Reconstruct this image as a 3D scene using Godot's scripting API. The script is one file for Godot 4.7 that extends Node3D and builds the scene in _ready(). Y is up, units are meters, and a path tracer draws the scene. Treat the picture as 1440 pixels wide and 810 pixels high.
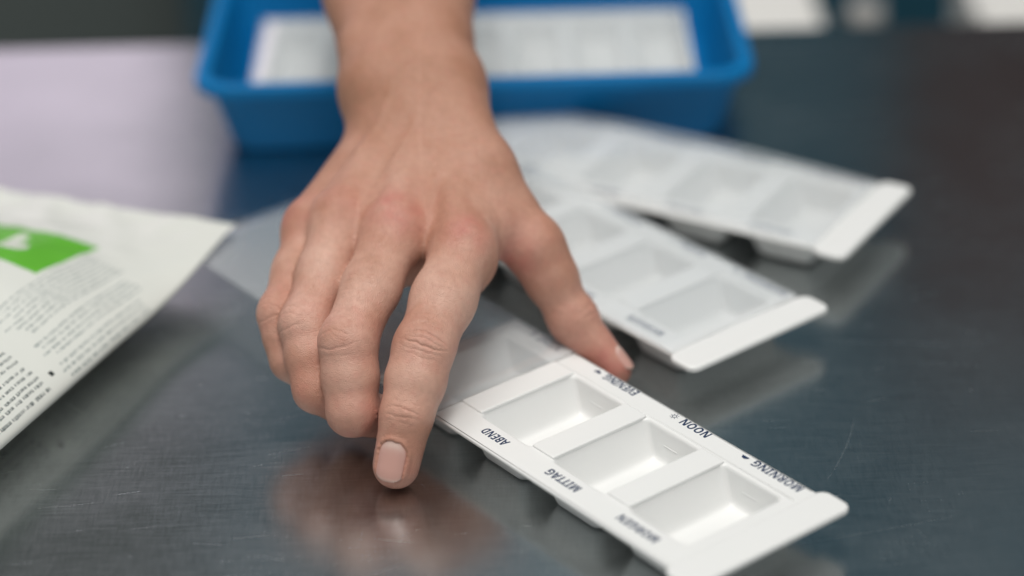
extends Node3D
# A right hand sliding a white pill dispenser tray across a steel work table.
# All lengths in the builders are millimetres; MM turns them into metres.

const MM := 0.001
const CELL := 0.85       # grid of the hand, mm

var rng := RandomNumberGenerator.new()
var used := {}


# ---------------------------------------------------------------- helpers
func numbered(called: String) -> String:
	var n: int = used.get(called, 0)
	used[called] = n + 1
	return called if n == 0 else "%s_%03d" % [called, n]


func thing(called: String, label: String, category: String, at := Vector3.ZERO, turn := 0.0, group := "") -> Node3D:
	var o := Node3D.new()
	o.name = numbered(called)
	add_child(o, true)
	o.position = at
	o.rotation.y = turn
	o.set_meta("label", label)
	o.set_meta("category", category)
	if group:
		o.set_meta("group", group)
	return o


func part(called: String, mesh: Mesh, m: Material, parent: Node3D) -> MeshInstance3D:
	var o := MeshInstance3D.new()
	o.mesh = mesh
	o.material_override = m
	o.name = called
	parent.add_child(o, true)
	return o


func struct(called: String, mesh: Mesh, m: Material, label: String) -> MeshInstance3D:
	var o := part(called, mesh, m, self)
	o.set_meta("kind", "structure")
	o.set_meta("label", label)
	return o


func paint(c: Color, rough := 0.5, metal := 0.0) -> StandardMaterial3D:   # c in linear values
	var m := StandardMaterial3D.new()
	m.albedo_color = c.linear_to_srgb()
	m.roughness = rough
	m.metallic = metal
	return m


func noise_tex(freq: float, seed_: int, side := 512, kind := FastNoiseLite.TYPE_SIMPLEX_SMOOTH, octaves := 3) -> NoiseTexture2D:
	var n := FastNoiseLite.new()
	n.noise_type = kind
	n.seed = seed_
	n.frequency = freq
	n.fractal_octaves = octaves
	var t := NoiseTexture2D.new()
	t.width = side
	t.height = side
	t.seamless = true
	t.noise = n
	return t


# a bag of triangles in millimetres, smoothed by position
class Bag:
	var st := SurfaceTool.new()
	var count := 0

	func _init() -> void:
		st.begin(Mesh.PRIMITIVE_TRIANGLES)

	func v(p: Vector3, uv := Vector2.ZERO) -> int:
		st.set_uv(uv)
		st.add_vertex(p * 0.001)
		count += 1
		return count - 1

	func tri(a: int, b: int, c: int) -> void:
		st.add_index(a)
		st.add_index(b)
		st.add_index(c)

	func quad(a: int, b: int, c: int, d: int) -> void:
		tri(a, b, c)
		tri(a, c, d)

	func loft(loops: Array, closed := true, cap_first := false, cap_last := false) -> void:
		var rows := []
		for l: PackedVector3Array in loops:
			var row := PackedInt32Array()
			for p in l:
				row.append(v(p))
			rows.append(row)
		for i in rows.size() - 1:
			var a: PackedInt32Array = rows[i]
			var b: PackedInt32Array = rows[i + 1]
			var n := a.size()
			for j in (n if closed else n - 1):
				var k := (j + 1) % n
				quad(a[j], a[k], b[k], b[j])
		for side in 2:
			if (side == 0 and cap_first) or (side == 1 and cap_last):
				var row: PackedInt32Array = rows[0] if side == 0 else rows[-1]
				var l: PackedVector3Array = loops[0] if side == 0 else loops[-1]
				var c := Vector3.ZERO
				for p in l:
					c += p
				var ci := v(c / l.size())
				for j in row.size():
					var k := (j + 1) % row.size()
					if side == 0:
						tri(row[k], row[j], ci)
					else:
						tri(row[j], row[k], ci)

	func box(lo: Vector3, hi: Vector3, bevel := 0.3) -> void:
		var e := bevel
		loft([
			Bag.rr(lo.x + e, hi.x - e, lo.z + e, hi.z - e, e, lo.y, 2), Bag.rr(lo.x, hi.x, lo.z, hi.z, e, lo.y + e, 2), Bag.rr(lo.x, hi.x, lo.z, hi.z, e, lo.y + e * 1.3, 2),
			Bag.rr(lo.x, hi.x, lo.z, hi.z, e, hi.y - e * 1.3, 2), Bag.rr(lo.x, hi.x, lo.z, hi.z, e, hi.y - e, 2), Bag.rr(lo.x + e * 0.3, hi.x - e * 0.3, lo.z + e * 0.3, hi.z - e * 0.3, e, hi.y - e * 0.3, 2),
			Bag.rr(lo.x + e, hi.x - e, lo.z + e, hi.z - e, e, hi.y, 2), Bag.rr(lo.x + e * 1.6, hi.x - e * 1.6, lo.z + e * 1.6, hi.z - e * 1.6, e, hi.y, 2)], true, true, true)

	static func rr(u0: float, u1: float, v0: float, v1: float, r: float, y: float, n := 5) -> PackedVector3Array:
		var out := PackedVector3Array()
		r = maxf(r, 0.0)
		for q in 4:
			var cu: float = [u1 - r, u0 + r, u0 + r, u1 - r][q]
			var cv: float = [v1 - r, v1 - r, v0 + r, v0 + r][q]
			for i in n + 1:
				var a := PI / 2.0 * (q + float(i) / n)
				out.append(Vector3(cu + r * cos(a), y, cv + r * sin(a)))
		return out

	func mesh(smooth := true) -> ArrayMesh:
		if not smooth:
			st.deindex()
		st.generate_normals()
		return st.commit()


# ---------------------------------------------------------------- dispenser trays
var white: StandardMaterial3D
var frosted: StandardMaterial3D
var ink: StandardMaterial3D


func dispenser_body(pockets: int, pitch: float, gap: float, first: float, lip: float, v0: float, v1: float, wide: float, tail := 0.7) -> ArrayMesh:
	var b := Bag.new()
	var top := 13.0
	var far := -lip
	var cup := minf(3.6, v0 * 0.35)      # the cups are wider than the wells they hold
	for k in pockets:
		var h1 := -first - pitch * k
		var h0 := h1 - (pitch - gap)
		var c1 := -lip + 0.1 if k == 0 else h1 + gap * 0.5
		var c0 := h0 - gap * 0.5
		far = c0
		var lv := [Bag.rr(c0, c1, 0.6, wide - 0.6, 0, top)]
		for s: Array in [[1.5, top], [1.0, top], [0.55, top - 0.13], [0.2, top - 0.45], [0.0, top - 0.9], [-0.12, top - 1.5], [-1.0, 3.8], [-1.15, 2.4], [-1.6, 1.6], [-2.3, 1.15], [-3.4, 1.1]]:
			lv.append(Bag.rr(h0 - s[0] + 4.2 * clampf((top - 1.0 - s[1]) / 10.0, 0.0, 1.0), h1 + s[0], v0 - s[0], v1 + s[0], 2.4 + s[0] * 0.5, s[1]))
		b.loft(lv, true, false, true)
		lv = [Bag.rr(c0, c1, 0.6, wide - 0.6, 0, top - 1.3)]
		for s: Array in [[2.2, top - 1.3], [1.7, top - 1.5], [1.4, top - 2.2], [0.25, 2.0], [-0.1, 1.0], [-0.8, 0.25], [-1.8, 0.0], [-3.0, 0.0]]:
			lv.append(Bag.rr(h0 - s[0] + 4.2 * clampf((top - 2.0 - s[1]) / 10.0, 0.0, 1.0), h1 + s[0], v0 - s[0] - cup, v1 + s[0] + cup, 3.4 + s[0] * 0.6, s[1]))
		b.loft(lv, true, false, true)
	for side in [[0.6, -1.0], [wide - 0.6, 1.0]]:
		var e: float = side[0]
		var d: float = side[1]
		var rows := []
		for q: Array in [[-0.2, top], [0.0, top], [0.28, top - 0.08], [0.5, top - 0.28], [0.6, top - 0.55], [0.6, top - 0.7], [0.6, top - 1.05], [0.5, top - 1.25], [0.25, top - 1.3], [0.0, top - 1.3]]:
			rows.append(PackedVector3Array([Vector3(-lip, q[1], e + d * q[0]), Vector3(far, q[1], e + d * q[0])]))
		b.loft(rows, false)
	b.box(Vector3(far - tail, top - 1.3, 0.0), Vector3(far + 0.01, top - 0.004, wide), 0.35)
	# a guide rail for the lid beside the pockets
	b.box(Vector3(far + 1.0, top - 0.4, v0 - 2.2), Vector3(-lip - 1.0, top + 0.22, v0 - 1.3), 0.2)
	return b.mesh()


func lip_mesh(lip: float, wide: float) -> ArrayMesh:
	var b := Bag.new()
	var top := 13.6
	var lv := []
	for s: Array in [[-1.2, 11.2], [-0.4, 11.3], [-0.08, 11.6], [0.0, 12.0], [0.0, 12.7], [-0.12, 13.1], [-0.45, 13.42], [-0.95, top - 0.02], [-1.5, top], [-2.2, top]]:
		lv.append(Bag.rr(-lip - s[0], s[0], -2.6 - s[0], wide + 2.6 + s[0], 3.6 + s[0] * 0.6, s[1], 8))
	b.loft(lv, true, true, true)
	return b.mesh()


func bar_mesh(u0: float, u1: float, v0: float, v1: float) -> ArrayMesh:
	var b := Bag.new()
	b.box(Vector3(u0 + 0.06, 12.0, v0 - 0.6), Vector3(u1 - 0.06, 13.75, v1 - 0.3), 0.42)
	return b.mesh()


func lid_mesh(u0: float, u1: float, wide: float, bow: float) -> ArrayMesh:
	# a thin frosted slide with turned-down edges; bow lifts its middle
	var b := Bag.new()
	var prof := [Vector2(0.25, 13.05), Vector2(0.2, 13.7), Vector2(0.35, 14.1), Vector2(0.75, 14.3), Vector2(1.4, 14.35), Vector2(wide * 0.33, 14.36), Vector2(wide * 0.66, 14.36), Vector2(wide - 1.4, 14.35), Vector2(wide - 0.75, 14.3), Vector2(wide - 0.35, 14.1), Vector2(wide - 0.2, 13.7), Vector2(wide - 0.25, 13.05),
		Vector2(wide - 0.8, 13.05), Vector2(wide - 1.0, 13.7), Vector2(wide - 1.6, 13.85), Vector2(1.6, 13.85), Vector2(1.0, 13.7), Vector2(0.8, 13.05)]
	var rows := []
	for i in 25:
		var f := i / 24.0
		var row := PackedVector3Array()
		for q: Vector2 in prof:
			row.append(Vector3(lerpf(u1, u0, f), q.y + bow * sin(PI * f), q.x))
		rows.append(row)
	b.loft(rows, true, true, true)
	return b.mesh()


func letter_mesh(text: String, tall: float) -> TextMesh:
	var f := SystemFont.new()
	f.font_names = PackedStringArray(["Droid Sans"])
	f.font_weight = 600
	var t := TextMesh.new()
	t.font = f
	t.text = text
	t.font_size = 48
	t.depth = 0.00008
	t.pixel_size = tall * MM / 34.3
	t.horizontal_alignment = HORIZONTAL_ALIGNMENT_LEFT
	t.vertical_alignment = VERTICAL_ALIGNMENT_BOTTOM
	t.curve_step = 1.0
	return t


func lettering(tray: Node3D, text: String, u: float, v: float, span: float, tall := 3.5) -> void:
	# reads towards -u with its tops towards +v; scaled to the measured span
	var t := letter_mesh(text, tall)
	var o := part("lettering", t, ink, tray)
	var w := t.get_aabb().size.x
	var low := t.get_aabb().position.y
	var k := span * MM / w
	var k2 := tall * MM / t.get_aabb().size.y
	o.transform = Transform3D(Basis(Vector3(-k, 0, 0), Vector3(0, 0, k2), Vector3(0, 1, 0)), Vector3(u * MM + k * t.get_aabb().position.x, 13.03 * MM, v * MM - k2 * low))


func symbol_mesh(kind: String) -> ArrayMesh:
	# 2D outlines in mm: x along -u, y along +v
	var polys := []
	var p := PackedVector2Array()
	if kind == "sun":
		for i in 16:
			p.append(Vector2.from_angle(TAU * i / 16) * 0.78)
		for i in 16:
			var a := TAU * i / 16
			var c := TAU * (i + 1) / 16
			polys.append(PackedVector2Array([Vector2.from_angle(a) * 0.6, Vector2.from_angle(c) * 0.6, Vector2.from_angle(c) * 0.85, Vector2.from_angle(a) * 0.85]))
		for i in 8:
			var d := Vector2.from_angle(TAU * i / 8)
			var n := d.orthogonal() * 0.12
			polys.append(PackedVector2Array([d * 1.05 - n, d * 1.05 + n, d * 1.6 + n, d * 1.6 - n]))
	elif kind == "moon":
		for i in 13:
			p.append(Vector2.from_angle(lerpf(0.9, TAU - 0.9, i / 12.0)) * 1.4)
		for i in 13:
			p.append(Vector2(0.75, 0) + Vector2.from_angle(lerpf(TAU - 1.75, 1.75, i / 12.0)) * 1.15)
		polys.append(p)
	else:
		var up := 1.0 if kind == "rising sun" else -1.0
		for i in 13:
			p.append(Vector2.from_angle(PI * i / 12.0) * Vector2(1.5, 1.5 * up) + Vector2(0, -0.7 * up))
		polys.append(p)
	var b := Bag.new()
	for poly: PackedVector2Array in polys:
		var idx := Geometry2D.triangulate_polygon(poly)
		var ids := []
		for q in poly:
			ids.append(b.v(Vector3(-q.x, 0, q.y)))
		for i in range(0, idx.size(), 3):
			b.tri(ids[idx[i]], ids[idx[i + 1]], ids[idx[i + 2]])
	return b.mesh(false)


func symbol(tray: Node3D, kind: String, u: float, v: float) -> void:
	var o := part("symbol", symbol_mesh(kind), ink, tray)
	o.position = Vector3(u, 13.06, v) * MM


const PITCH := 37.1
const GAP := 10.7
const FIRST := 18.0
const LIP := 13.1
const WIDE := 62.0


func make_dispenser(label: String) -> Node3D:
	var t := thing("pill_dispenser", label, "pill dispenser", Vector3.ZERO, 0.0, "pill dispenser trays on the steel table")
	part("tray", dispenser_body(4, PITCH, GAP, FIRST, LIP, 10.4, 50.0, WIDE, 1.5), white, t)
	part("end_lip", lip_mesh(LIP, WIDE), white, t)
	var bar := bar_mesh(-FIRST - PITCH + 0.0, -FIRST - PITCH + GAP, 10.4, 50.0)
	for k in 3:
		var o := part("divider", bar, white, t)
		o.position.x = -PITCH * k * MM
	for w: Array in [["MORNING", -17.4, 21.2], ["NOON", -59.6, 12.6], ["EVENING", -95.0, 15.8], ["NIGHT", -135.0, 11.5]]:
		lettering(t, w[0], w[1], 0.9, w[2])
	for w: Array in [["MORGEN", -25.5, 17.5], ["MITTAG", -62.5, 15.0], ["ABEND", -98.6, 11.8], ["NACHT", -136.0, 13.0]]:
		lettering(t, w[0], w[1], 53.4, w[2])
	for w: Array in [["rising sun", -42.6], ["sun", -76.0], ["setting sun", -114.6], ["moon", -150.0]]:
		symbol(t, w[0], w[1], 2.7)
	var m := Bag.new()   # fill marks moulded in the far wall of each compartment
	m.box(Vector3(-3.2, 0, 0), Vector3(3.2, 0.22, 0.62), 0.08)
	var mark := m.mesh()
	for k in 4:
		var o := part("fill_mark", mark, white, t)
		o.position = Vector3(-FIRST - PITCH * k - 13.5, 7.0, 10.6) * MM
	return t


func set_lid(t: Node3D, u0: float, u1: float, bow := 0.0) -> void:
	part("lid", lid_mesh(u0, u1, WIDE, bow), frosted, t)


# ---------------------------------------------------------------- hand
var J := {
	"i3": [Vector3(-38.9, 8.1, -660.0), 7.6], "i2": [Vector3(-35.0, 22.8, -667.2), 8.7], "i1": [Vector3(-29.1, 38.5, -682.4), 9.9], "i0": [Vector3(-15.8, 55.4, -719.7), 10.5],
	"m3": [Vector3(-45.4, 11.3, -686.0), 7.4], "m2": [Vector3(-53.0, 21.2, -673.6), 8.4], "m1": [Vector3(-53.7, 39.8, -685.3), 9.3], "m0": [Vector3(-39.1, 58.1, -729.0), 10.5],
	"r3": [Vector3(-55.6, 11.7, -691.9), 7.2], "r2": [Vector3(-65.2, 22.4, -686.0), 7.8], "r1": [Vector3(-68.6, 38.6, -700.6), 8.5], "r0": [Vector3(-57.6, 57.7, -737.9), 10.0],
	"p3": [Vector3(-67.6, 18.3, -701.1), 6.5], "p2": [Vector3(-74.6, 24.8, -701.6), 6.8], "p1": [Vector3(-77.8, 36.8, -711.6), 7.3], "p0": [Vector3(-68.7, 53.1, -744.5), 8.8],
	"t0": [Vector3(-9.4, 68.0, -756.0), 10.5], "t1": [Vector3(8.2, 45.6, -739.0), 9.2], "t2": [Vector3(20.4, 21.8, -730.4), 7.9], "t3": [Vector3(34.2, 6.6, -721.0), 6.4],
	"iw": [Vector3(-22.6, 70.1, -779.6), 12.0], "mw": [Vector3(-28.2, 71.2, -782.5), 13.0], "rw": [Vector3(-36.4, 70.2, -784.2), 12.5], "pw": [Vector3(-43.0, 66.9, -787.0), 11.5],
	"wr": [Vector3(-27.2, 79.2, -796.9), 17.0], "wu": [Vector3(-40.7, 78.8, -799.0), 17.0], "er": [Vector3(-30.6, 98.5, -845.7), 18.3], "eu": [Vector3(-48.2, 98.2, -847.8), 18.0],
	"fr": [Vector3(-33.8, 142.2, -965.2), 23.0], "fu": [Vector3(-58.3, 142.2, -967.5), 22.0],
	"x0": [Vector3(-15.0, 62.7, -765.5), 12.0], "x1": [Vector3(-9.6, 54.4, -738.4), 9.5], "wb0": [Vector3(-4.3, 53.4, -737.9), 7.0], "wb1": [Vector3(5.0, 47.0, -740.3), 7.0],
	"us": [Vector3(-51.5, 92.0, -811.0), 8.0],
}
var to_grid: Transform3D
var nx := 0
var ny := 0
var nz := 0
var lo := Vector3.ZERO
var palm := PackedFloat32Array()
var tmp := PackedFloat32Array()
var field := PackedFloat32Array()
var touched := []


func at(k: String) -> Vector3:
	return J[k][0]


func capsule(into: int, a_: Vector3, ra: float, b_: Vector3, rb: float, k: float) -> void:
	var a := (to_grid * a_ - lo) / CELL
	var b := (to_grid * b_ - lo) / CELL
	var m := (maxf(ra, rb) + k + 3.0) / CELL
	var mn := a.min(b) - Vector3.ONE * m
	var mx := a.max(b) + Vector3.ONE * m
	var x0 := clampi(int(mn.x), 0, nx - 1)
	var x1 := clampi(int(mx.x) + 1, 0, nx - 1)
	var y0 := clampi(int(mn.y), 0, ny - 1)
	var y1 := clampi(int(mx.y) + 1, 0, ny - 1)
	var z0 := clampi(int(mn.z), 0, nz - 1)
	var z1 := clampi(int(mx.z) + 1, 0, nz - 1)
	var ba := b - a
	var inv := 1.0 / maxf(ba.length_squared(), 1e-6)
	var dr := rb - ra
	var cell := CELL
	var f := palm if into == 0 else tmp
	if into == 0:
		palm = PackedFloat32Array()
	else:
		tmp = PackedFloat32Array()
	var reach := m * cell
	for z in range(z0, z1 + 1):
		for y in range(y0, y1 + 1):
			var i := (z * ny + y) * nx + x0
			for x in range(x0, x1 + 1):
				var q := Vector3(x, y, z) - a
				var h := clampf(q.dot(ba) * inv, 0.0, 1.0)
				var d := (q - ba * h).length() * cell - ra - dr * h
				if d < reach:
					var o := f[i]
					var g := k - absf(o - d)
					f[i] = minf(o, d) - (g * g * 0.25 / k if g > 0.0 else 0.0)
				i += 1
	if into == 0:
		palm = f
	else:
		tmp = f
		touched.append([x0, x1, y0, y1, z0, z1])


func bone(into: int, a: String, b: String, k: float) -> void:
	capsule(into, J[a][0], J[a][1], J[b][0], J[b][1], k)


func merge_finger() -> void:
	var x0 := nx
	var x1 := 0
	var y0 := ny
	var y1 := 0
	var z0 := nz
	var z1 := 0
	for t: Array in touched:
		x0 = mini(x0, t[0]); x1 = maxi(x1, t[1]); y0 = mini(y0, t[2]); y1 = maxi(y1, t[3]); z0 = mini(z0, t[4]); z1 = maxi(z1, t[5])
	touched.clear()
	for z in range(z0, z1 + 1):
		for y in range(y0, y1 + 1):
			var i := (z * ny + y) * nx + x0
			for x in range(x0, x1 + 1):
				var d := tmp[i]
				if d < 50.0:
					var c := field[i]
					var g := 0.5 - absf(c - d)
					field[i] = minf(c, d) - (g * g * 0.5 if g > 0.0 else 0.0)
					tmp[i] = 1000.0
				i += 1


const NAIL_FACING := Vector3(-200, 320, 640)
const NAIL_HALF := 0.64
var creases := []      # [origin, along, across, out, offsets, depth, half width, line width]


func hand_mesh() -> ArrayMesh:
	to_grid = Transform3D(Basis(Vector3.RIGHT, -deg_to_rad(24.8)), Vector3.ZERO)
	var mn := Vector3.ONE * 1e9
	var mx := -mn
	for k: String in J:
		var p: Vector3 = to_grid * at(k)
		var r: float = J[k][1] + 9.0
		mn = mn.min(p - Vector3.ONE * r)
		mx = mx.max(p + Vector3.ONE * r)
	lo = mn
	nx = int((mx.x - mn.x) / CELL) + 2
	ny = int((mx.y - mn.y) / CELL) + 2
	nz = int((mx.z - mn.z) / CELL) + 2
	var n := nx * ny * nz
	palm.resize(n); palm.fill(1000.0)
	tmp.resize(n); tmp.fill(1000.0)
	# palm, wrist and forearm
	var down := Vector3(0.0, -0.86, -0.1) * 8.0
	bone(0, "fr", "er", 8); bone(0, "fu", "eu", 8); bone(0, "er", "wr", 8); bone(0, "eu", "wu", 8)
	capsule(0, (at("er") + at("eu")) * 0.5, 18.5, (at("wr") + at("wu")) * 0.5, 18.0, 8)
	capsule(0, (at("fr") + at("fu")) * 0.5, 23, (at("er") + at("eu")) * 0.5, 18.5, 8)
	bone(0, "wr", "iw", 9); bone(0, "wu", "pw", 9); bone(0, "wr", "mw", 9); bone(0, "wu", "rw", 9)
	for f in ["i", "m", "r", "p"]:
		bone(0, f + "w", f + "0", 8)
		capsule(0, at(f + "w") + down * 1.1, 11.0, at(f + "0") + down, 9.5, 8)
	capsule(0, at("wr"), 15.0, at("t0"), 10.5, 10)
	bone(0, "t0", "t1", 7)
	capsule(0, at("t0") + Vector3(-6, -11, 2), 12, at("mw") + down * 1.6, 12, 10)
	bone(0, "x0", "x1", 9); bone(0, "wb0", "wb1", 6)
	capsule(0, at("wb1"), 6.0, at("t1"), 7.5, 5)
	capsule(0, (at("er") + at("eu")) * 0.2 + (at("wr") + at("wu")) * 0.3 + Vector3(0, 0.8, 0.4), 17.8, (at("mw") + at("rw")) * 0.5 + Vector3(0, 3.0, 1.0), 13.5, 10)
	# knuckles, tendons, the bump of the ulna
	var back := (at("i0") - at("p0")).cross(at("mw") - at("m0")).normalized()
	if back.y < 0.0:
		back = -back
	for f in ["i", "m", "r", "p"]:
		var r0: float = J[f + "0"][1]
		capsule(0, at(f + "0") + back * 1.5, r0 * 0.80, at(f + "0") + back * 1.2 + (at(f + "1") - at(f + "0")).normalized() * 3.0, r0 * 0.72, 4)
		capsule(0, at(f + "0") + back * (r0 - 2.0), 2.4, (at(f + "0") * 0.4 + at(f + "w") * 0.6) + back * (9.2), 2.2, 5.0)
	capsule(0, at("us"), 8.0, at("us") + Vector3(1.5, 2.5, -6), 7.0, 5)
	# web between the knuckles
	for q: Array in [["i", "m"], ["m", "r"], ["r", "p"]]:
		if q[0] == "i":
			capsule(0, at("i0") + down * 2.1, 5.0, at("m0") + down * 2.1, 5.0, 5)
			continue
		var d0: Vector3 = (at(q[0] + "1") - at(q[0] + "0")) * 0.16 + down * 1.55
		capsule(0, at(q[0] + "0") + d0, 6.0, at(q[1] + "0") + (at(q[1] + "1") - at(q[1] + "0")) * 0.16 + down * 1.55, 5.5, 5)
	field = PackedFloat32Array()
	field.resize(n)
	field.fill(1000.0)
	for f in ["i", "m", "r", "p"]:
		var a0 := at(f + "0")
		var a1 := at(f + "1")
		var a2 := at(f + "2")
		var a3 := at(f + "3")
		var r1: float = J[f + "1"][1]
		var r2: float = J[f + "2"][1]
		var r3: float = J[f + "3"][1]
		var mid := a0.lerp(a1, 0.52)
		capsule(1, a0, J[f + "0"][1] * 0.97, mid, r1 * (1.05 if f == "i" else 1.02), 4)
		capsule(1, mid, r1 * (1.05 if f == "i" else 1.02), a1, r1 * 0.97, 4)
		capsule(1, a1, r1 * 0.96, a1.lerp(a2, 0.5), (r1 + r2) * 0.5 * 1.03, 4)
		capsule(1, a1.lerp(a2, 0.5), (r1 + r2) * 0.5 * 1.03, a2, r2 * 0.97, 3)
		capsule(1, a2, r2 * 0.98, a3, r3, 3)
		var out := ((a1 - a0).normalized() + (a1 - a2).normalized()).normalized()
		capsule(1, a1 + out * (0.4 if f == "i" else 0.9), r1 * 0.86, a1 + out * (0.4 if f == "i" else 0.9) + (a0 - a1).normalized() * 2.0, r1 * 0.85, 3)
		merge_finger()
	bone(1, "t1", "t2", 5)
	bone(1, "t2", "t3", 4)
	capsule(1, at("t2") + Vector3(0.7, 0.6, 0.2), 7.7, at("t2") + Vector3(0.7, 0.6, 0.2), 7.7, 3)
	capsule(1, at("t1"), 9.2, at("t1").lerp(at("t2"), 0.4), 8.7, 5)
	merge_finger()
	for i in n:
		var o := palm[i]
		var d := field[i]
		var g := 3.6 - absf(o - d)
		field[i] = minf(o, d) - (g * g * 0.0694 if g > 0.0 else 0.0)
	# surface nets
	var ids := PackedInt32Array()
	ids.resize(n)
	ids.fill(-1)
	var verts := PackedVector3Array()
	var cells := PackedInt32Array()
	var lim := 1.9 * CELL
	var sy := nx
	var sz := nx * ny
	var corner := PackedInt32Array([0, 1, sy, sy + 1, sz, sz + 1, sz + sy, sz + sy + 1])
	var cp := PackedVector3Array([Vector3(0, 0, 0), Vector3(1, 0, 0), Vector3(0, 1, 0), Vector3(1, 1, 0), Vector3(0, 0, 1), Vector3(1, 0, 1), Vector3(0, 1, 1), Vector3(1, 1, 1)])
	var edges := PackedInt32Array([0, 1, 2, 3, 4, 5, 6, 7, 0, 2, 1, 3, 4, 6, 5, 7, 0, 4, 1, 5, 2, 6, 3, 7])
	var val := PackedFloat32Array()
	val.resize(8)
	for z in nz - 1:
		for y in ny - 1:
			var i := (z * ny + y) * nx
			for x in nx - 1:
				var f0 := field[i]
				if f0 < lim and f0 > -lim:
					var neg := 0
					for c in 8:
						var w := field[i + corner[c]]
						val[c] = w
						if w < 0.0:
							neg += 1
					if neg > 0 and neg < 8:
						var s := Vector3.ZERO
						var cnt := 0
						for e in 12:
							var ea := edges[e * 2]
							var eb := edges[e * 2 + 1]
							var va := val[ea]
							var vb := val[eb]
							if (va < 0.0) != (vb < 0.0):
								s += cp[ea].lerp(cp[eb], va / (va - vb))
								cnt += 1
						ids[i] = verts.size()
						cells.append(i)
						verts.append((s / cnt + Vector3(x, y, z)) * CELL + lo)
				i += 1
	var inverse := to_grid.affine_inverse()
	for i in verts.size():
		verts[i] = inverse * verts[i]
	var idx := PackedInt32Array()
	for c in cells:
		var f0 := field[c]
		for ax in 3:
			var step := 1 if ax == 0 else sy if ax == 1 else sz
			var u := sy if ax == 0 else sz if ax == 1 else 1
			var v := sz if ax == 0 else 1 if ax == 1 else sy
			var f1 := field[c + step]
			if (f0 < 0.0) == (f1 < 0.0):
				continue
			var a := ids[c]
			var b := ids[c - u]
			var d := ids[c - v]
			var e := ids[c - u - v]
			if b < 0 or d < 0 or e < 0:
				continue
			if f0 < 0.0:
				idx.append_array([a, e, b, a, d, e])
			else:
				idx.append_array([a, b, e, a, e, d])
	palm = PackedFloat32Array()
	tmp = PackedFloat32Array()
	field = PackedFloat32Array()
	return skin_detail(verts, idx)


func normals_of(verts: PackedVector3Array, idx: PackedInt32Array) -> PackedVector3Array:
	var nor := PackedVector3Array()
	nor.resize(verts.size())
	for t in range(0, idx.size(), 3):
		var a := idx[t]
		var b := idx[t + 1]
		var c := idx[t + 2]
		var m := (verts[c] - verts[a]).cross(verts[b] - verts[a])
		nor[a] += m
		nor[b] += m
		nor[c] += m
	for i in nor.size():
		nor[i] = nor[i].normalized()
	return nor


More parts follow.
